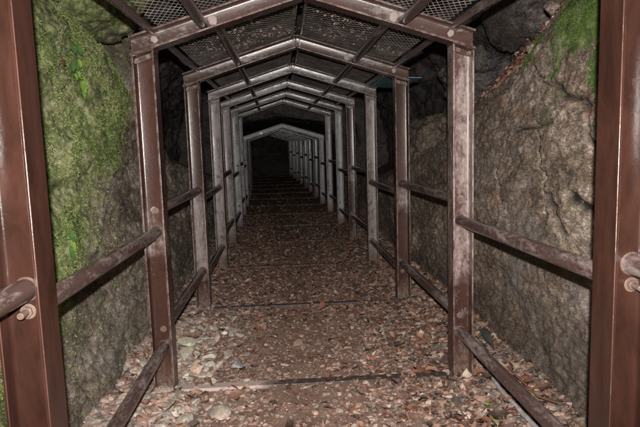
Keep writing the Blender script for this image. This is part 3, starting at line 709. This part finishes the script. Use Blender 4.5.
# ------------------------------------------------------------------ handrails
UP = {-1: (1.115, 1.098), 0: (1.031, 1.0), 1: (1.128, 1.108), 2: (1.02, 1.0)}
LO = {-1: (.395, .385), 0: (.31, .288), 1: (.395, .365), 2: (.285, .268)}
for i in range(-1, NF - 1):
    for s in (-1, 1):
        for lvl, T in (('upper', UP), ('lower', LO)):
            k = i if i < 3 else (1 if i % 2 else 2)
            za, zb = T[k]
            A = Vector((FX[max(i, 0)] + s * .926, (FY[i] if i >= 0 else FY[0] - SP), za)); B = Vector((FX[i + 1] + s * .926, FY[i + 1], zb))
            n = 28 if i < 3 else 14
            b = MB(); b.tube((0, .0042, 0), tuple(B - A - Vector((0, .0042, 0))), .0335, n); me = b.me('rail', True, 50)
            nm = {-1: 'beside the camera, running out of the picture past the nearest post', 0: 'between the nearest and second posts', 1: 'between the second and third posts'}.get(i, 'between the %s and %s posts from the camera' % (words[min(i, 13)], words[min(i + 1, 14)]))
            lab = '%s %s pipe rail %s' % (lvl, 'left' if s < 0 else 'right', nm)
            o = link('handrail', me, M['rail'] if i < 3 else M['rail2']); o.location = A; tag(o, lab, 'handrail', 'pipe rails along the path')
            if i >= 0:
                def stub():
                    q = MB(); q.tube((0, -.004, 0), (0, -.007, 0), .024, 20); q.tube((0, -.007, 0), (0, -.019, 0), .017, 6); q.tube((0, -.010, 0), (0, -.058, 0), .0105, 14); return q.me('bolt')
                def stubs():
                    q = MB(); q.tube((0, -.004, 0), (0, -.0065, 0), .020, 20); q.tube((0, -.0065, 0), (0, -.016, 0), .0145, 6); q.tube((0, -.009, 0), (0, -.026, 0), .008, 14); return q.me('bolt')
                part('bolt', ('stub', i == 0), stub if i == 0 else stubs, M['bolt'], o, (0, 0, 0), .002)
            # weld collar at the far end
            def collar():
                q = MB(); q.tube((0, 0, 0), (0, -.006, 0), .038, 24, .0345); return q.me('weld_collar')
            if i < 4: part('weld_collar', ('collar',), collar, M['bolt'], o, (B.x - A.x, B.y - A.y - .0038, B.z - A.z))

# ------------------------------------------------------------------ roof panels
def sheet_mesh(L, side):
    cx_, cy_ = .034, .072; x0, x1 = .045, .855; V = []; F = []
    nx = int((x1 - x0) / (cx_ / 2)); ny = int(L / cy_)
    sl = .309; V = []; F = []
    w = .0068; th = .0016
    A = []; Bq = []
    for j in range(ny):
        for i in range(nx):
            xa = x0 + i * cx_ / 2; xb = xa + cx_ / 2; ym = (j + .5) * cy_
            # each node row: strands go up or down by half a cell
            off = 1 if i % 2 == 0 else -1
            for sgn in (1, -1):
                if off == 1: ya, yb = ym, ym + sgn * cy_ / 2
                else: ya, yb = ym + sgn * cy_ / 2, ym
                if yb < 0 or yb > L or ya < 0 or ya > L: continue
                A.append((xa, ya)); Bq.append((xb, yb))
    A = np.array(A); Bq = np.array(Bq); d = Bq - A; d /= np.linalg.norm(d, axis=1)[:, None]; nn = np.stack([-d[:, 1], d[:, 0]], 1) * w / 2
    def P(q, off, dz): 
        p = q + off; return np.stack([p[:, 0] * side, p[:, 1], -sl * p[:, 0] + dz], 1)
    tl = .0016                            # strands lie slightly twisted, as in expanded metal
    r_ = [P(A, nn, tl), P(A, -nn, -tl), P(A, -nn, th - tl), P(A, nn, th + tl), P(Bq, nn, tl), P(Bq, -nn, -tl), P(Bq, -nn, th - tl), P(Bq, nn, th + tl)]
    V = np.stack(r_, 1).reshape(-1, 3); k = np.arange(len(A)) * 8
    F = np.concatenate([np.stack([k + a, k + b, k + c, k + e], 1) for a, b, c, e in [(0, 1, 5, 4), (1, 2, 6, 5), (2, 3, 7, 6), (3, 0, 4, 7)]])
    return mesh('mesh_sheet', V, F, False)
for i in range(NF - 1):
    if i == 6: continue
    for s in (-1, 1):
        he, hr = HE(i)
        dx = (FX[i + 1] - FX[i]); 
        o = empty('roof_panel', (FX[i], FY[i], hr), ('%s roof mesh panel %s' % ('left' if s < 0 else 'right', {0: 'at the top edge of the picture, before the first full frame', 1: 'between the second and third frames, lit with leaves on it'}.get(i, 'between the %s and %s frames from the camera' % (words[i], words[i + 1])))), 'roof panel', 'expanded metal roof panels')
        o.rotation_euler = (0, 0, -math.atan2(dx, SP))
        part('mesh_sheet', ('sheet', s), lambda: sheet_mesh(SP, s), M['sheet'], o, (0, 0, .006))
        def edge():
            q = MB(); q.prism([(.862, .003), (.905, .003), (.905, -.002), (.867, -.002), (.867, -.04), (.862, -.04)], lambda x, z: (s * x, .064, -.309 * x + z), lambda x, z: (s * x, SP - .064, -.309 * x + z)); return q.me('edge_bar')
        part('edge_bar', ('edge', s), edge, M['purlin'], o, (0, 0, 0))
        fx = .585 if i == 0 else .515
        def pipe():
            q = MB(); q.tube((s * fx, .0042, -.309 * fx - .062), (s * fx, SP - .0042, -.309 * fx - .066), .029, 20); return q.me('purlin', True, 50)
        part('purlin', ('pipe', s, i == 0), pipe, M['purlin'], o, (0, 0, 0))
        def rbar():
            q = MB(); q.prism([(.024, -.012), (.046, -.018), (.046, -.024), (.030, -.020), (.030, -.062), (.024, -.062)], lambda x, z: (s * x, .064, z), lambda x, z: (s * x, SP - .064, z)); return q.me('ridge_bar')
        part('ridge_bar', ('rbar', s), rbar, M['raft2'], o, (0, 0, 0))

# teal sheet lying across beside the roof
b = MB(); b.box((-.22, -.53, -.004), (.17, .53, .004)); o = bevel(link('sheet', b.me('sheet', False), M['teal']), .001); o.location = (1.07, 6.31, 2.125); o.rotation_euler = (0, math.radians(3), 0)
tag(o, 'flat teal sheet sticking out at eaves height beyond the third right post', 'sheet')

# conduits by the right lower rail
b = MB(); b.path([(1.17, 3.86, .07), (1.13, 3.6, .055), (1.075, 3.35, .06), (1.05, 3.1, .055), (1.055, 2.75, .06), (1.08, 2.3, .06), (1.1, 1.6, .05)], .013, 12)
tag(link('conduit', b.me('conduit'), M['cable']), 'pale grey conduit along the floor under the lower right rail', 'cable')
b = MB(); b.path([(1.20, 3.8, .06), (1.17, 3.5, .045), (1.12, 3.2, .045), (1.10, 2.9, .045), (1.11, 2.4, .04), (1.15, 1.6, .04)], .011, 12)
tag(link('conduit', b.me('conduit'), M['cable2']), 'thin dark conduit lying outside the pale grey conduit', 'cable')

# ------------------------------------------------------------------ small plants
def wall_x(name, y, z, side):
    for off in (0, .03, -.03, .06):
        h = BVH[name].ray_cast(Vector((side * .6, y + off, z)), Vector((side, 0, 0)))
        if h[0] is not None: return h[0].x
    return side * 1.4
def leaf_shape(b, base, d, n, L, W, lobes=0):
    d = Vector(d).normalized(); n = Vector(n).normalized(); t = d.cross(n).normalized(); n = t.cross(d)
    N = 16; pts = []
    for k in range(N):
        u = k / (N - 1); w = W * math.sin(math.pi * min(u * .96 + .03, 1)) ** .75 * (1 - .35 * u)
        if lobes: w *= .62 + .5 * abs(math.sin(lobes * math.pi * u))
        z = -.22 * L * u * u
        pts.append((u * L, w, z))
    V = []; 
    for u, w, z in pts:
        c = Vector(base) + d * u + n * z
        V += [c + t * w + n * (.25 * w), c, c - t * w + n * (.25 * w)]
    F = []
    for k in range(N - 1):
        a = 3 * k; F += [(a, a + 1, a + 4, a + 3), (a + 1, a + 2, a + 5, a + 4)]
    b.add(V, F)
def plant(name, y, z, specs, label, cat, mat):
    x = wall_x('mossy_rock', y, z, -1); root = empty(name, (x, y, z), label, cat)
    for (dy, dz, L, W, lob, mt) in specs:
        b = MB(); tip = Vector((.045, dy, dz)); b.path([(-.01, 0, 0), tuple(tip * .5 + Vector((.015, 0, .006))), tuple(tip)], .0016, 6); st = link('stem', b.me('stem'), M['ivy'], root)
        b = MB(); leaf_shape(b, tip, (.15, dy if abs(dy) > .01 else .05, dz - .35), (1, -.55, .35), L, W, lob)
        link('leaf', b.me('leaf'), M[mt], root)
plant('fern', 3.55, 1.97, [(.10, -.05, .085, .036, 4, 'fern'), (.05, .01, .05, .02, 3, 'fern'), (.015, -.015, .04, .016, 3, 'fern'), (.14, -.02, .045, .016, 3, 'fern'), (.12, -.11, .05, .018, 4, 'fern')], 'bright green lobed fern growing from the mossy left rock face', 'fern', 'fern')
plant('ivy', 3.47, 2.06, [(-.02, .04, .05, .026, 0, 'ivy'), (.06, .05, .055, .026, 0, 'ivy'), (-.05, -.07, .045, .02, 0, 'ivy'), (.06, -.03, .05, .022, 0, 'fern'), (.02, -.06, .04, .018, 0, 'ivy')], 'small dark green round-leaved plant above the lobed fern', 'plant', 'ivy')
plant('seedling', 3.12, 1.02, [(.0, .05, .07, .02, 0, 'ivy'), (.02, .0, .07, .018, 0, 'fern'), (0.0, -.05, .06, .018, 0, 'ivy')], 'small leafy plant low on the left rock beside the nearest left post', 'plant', 'ivy')
b = MB(); xw = wall_x('mossy_rock', 3.33, 1.99, -1); leaf_shape(b, (0, 0, 0), (.1, .6, .15), (1, -.5, .3), .06, .024); o = link('dry_leaf', b.me('dry_leaf'), M['dry']); o.location = (xw + .03, 3.33, 1.985); tag(o, 'dry orange-brown leaf caught in the moss on the left rock', 'leaf')
b = MB()
for k in range(7): leaf_shape(b, (0, 0, 0), (math.cos(k * .9), math.sin(k * .9), .5), (0, 0, 1), .022, .008)
o = link('sprout', b.me('sprout'), M['fern']); o.location = (.915, 2.93, .045); tag(o, 'tiny green sprout among the stones near the lower right rail', 'plant')
b = MB(); b.path([(0, 0, 0), (-.01, -.05, .015), (0, -.11, .01)], .006, 6); o = link('stalk', b.me('stalk'), M['yellow']); o.location = (.885, 2.80, .05); tag(o, 'short yellow plant stalk lying in front of the green sprout', 'stalk')

# ------------------------------------------------------------------ light
w = bpy.data.worlds.new('World'); scn.world = w; w.use_nodes = True; nt = w.node_tree
sky = nt.nodes.new('ShaderNodeTexSky'); sky.sky_type = 'NISHITA'; sky.sun_disc = False; sky.sun_elevation = math.radians(8); sky.sun_rotation = math.radians(180)
nt.links.new(sky.outputs[0], nt.nodes['Background'].inputs[0]); nt.nodes['Background'].inputs[1].default_value = .014
sun = bpy.data.objects.new('sun', bpy.data.lights.new('sun', 'SUN')); C.objects.link(sun); sun.data.energy = .02; sun.data.angle = math.radians(10); sun.data.color = (1, .95, .88)
sun.rotation_euler = Euler((math.radians(82), 0, 0))
# the photographer's flash, fixed just above the lens
fl = bpy.data.objects.new('camera_flash', bpy.data.lights.new('camera_flash', 'SPOT')); C.objects.link(fl)
fl.data.energy = 960; fl.data.spot_size = math.radians(92); fl.data.spot_blend = .9; fl.data.shadow_soft_size = .014; fl.data.color = (1, .96, .92)
fm = cam.matrix_world.copy(); fm.translation = Vector((CX, 0, CH)) + Uv * .125 - Fv.normalized() * .07; fl.matrix_world = fm

scn.render.engine = 'CYCLES'
scn.view_settings.view_transform = 'Standard'; scn.view_settings.look = 'None'; scn.view_settings.gamma = 1; scn.view_settings.exposure = 0
scn.view_settings.use_curve_mapping = False
scn.render.resolution_x = 1024; scn.render.resolution_y = 683
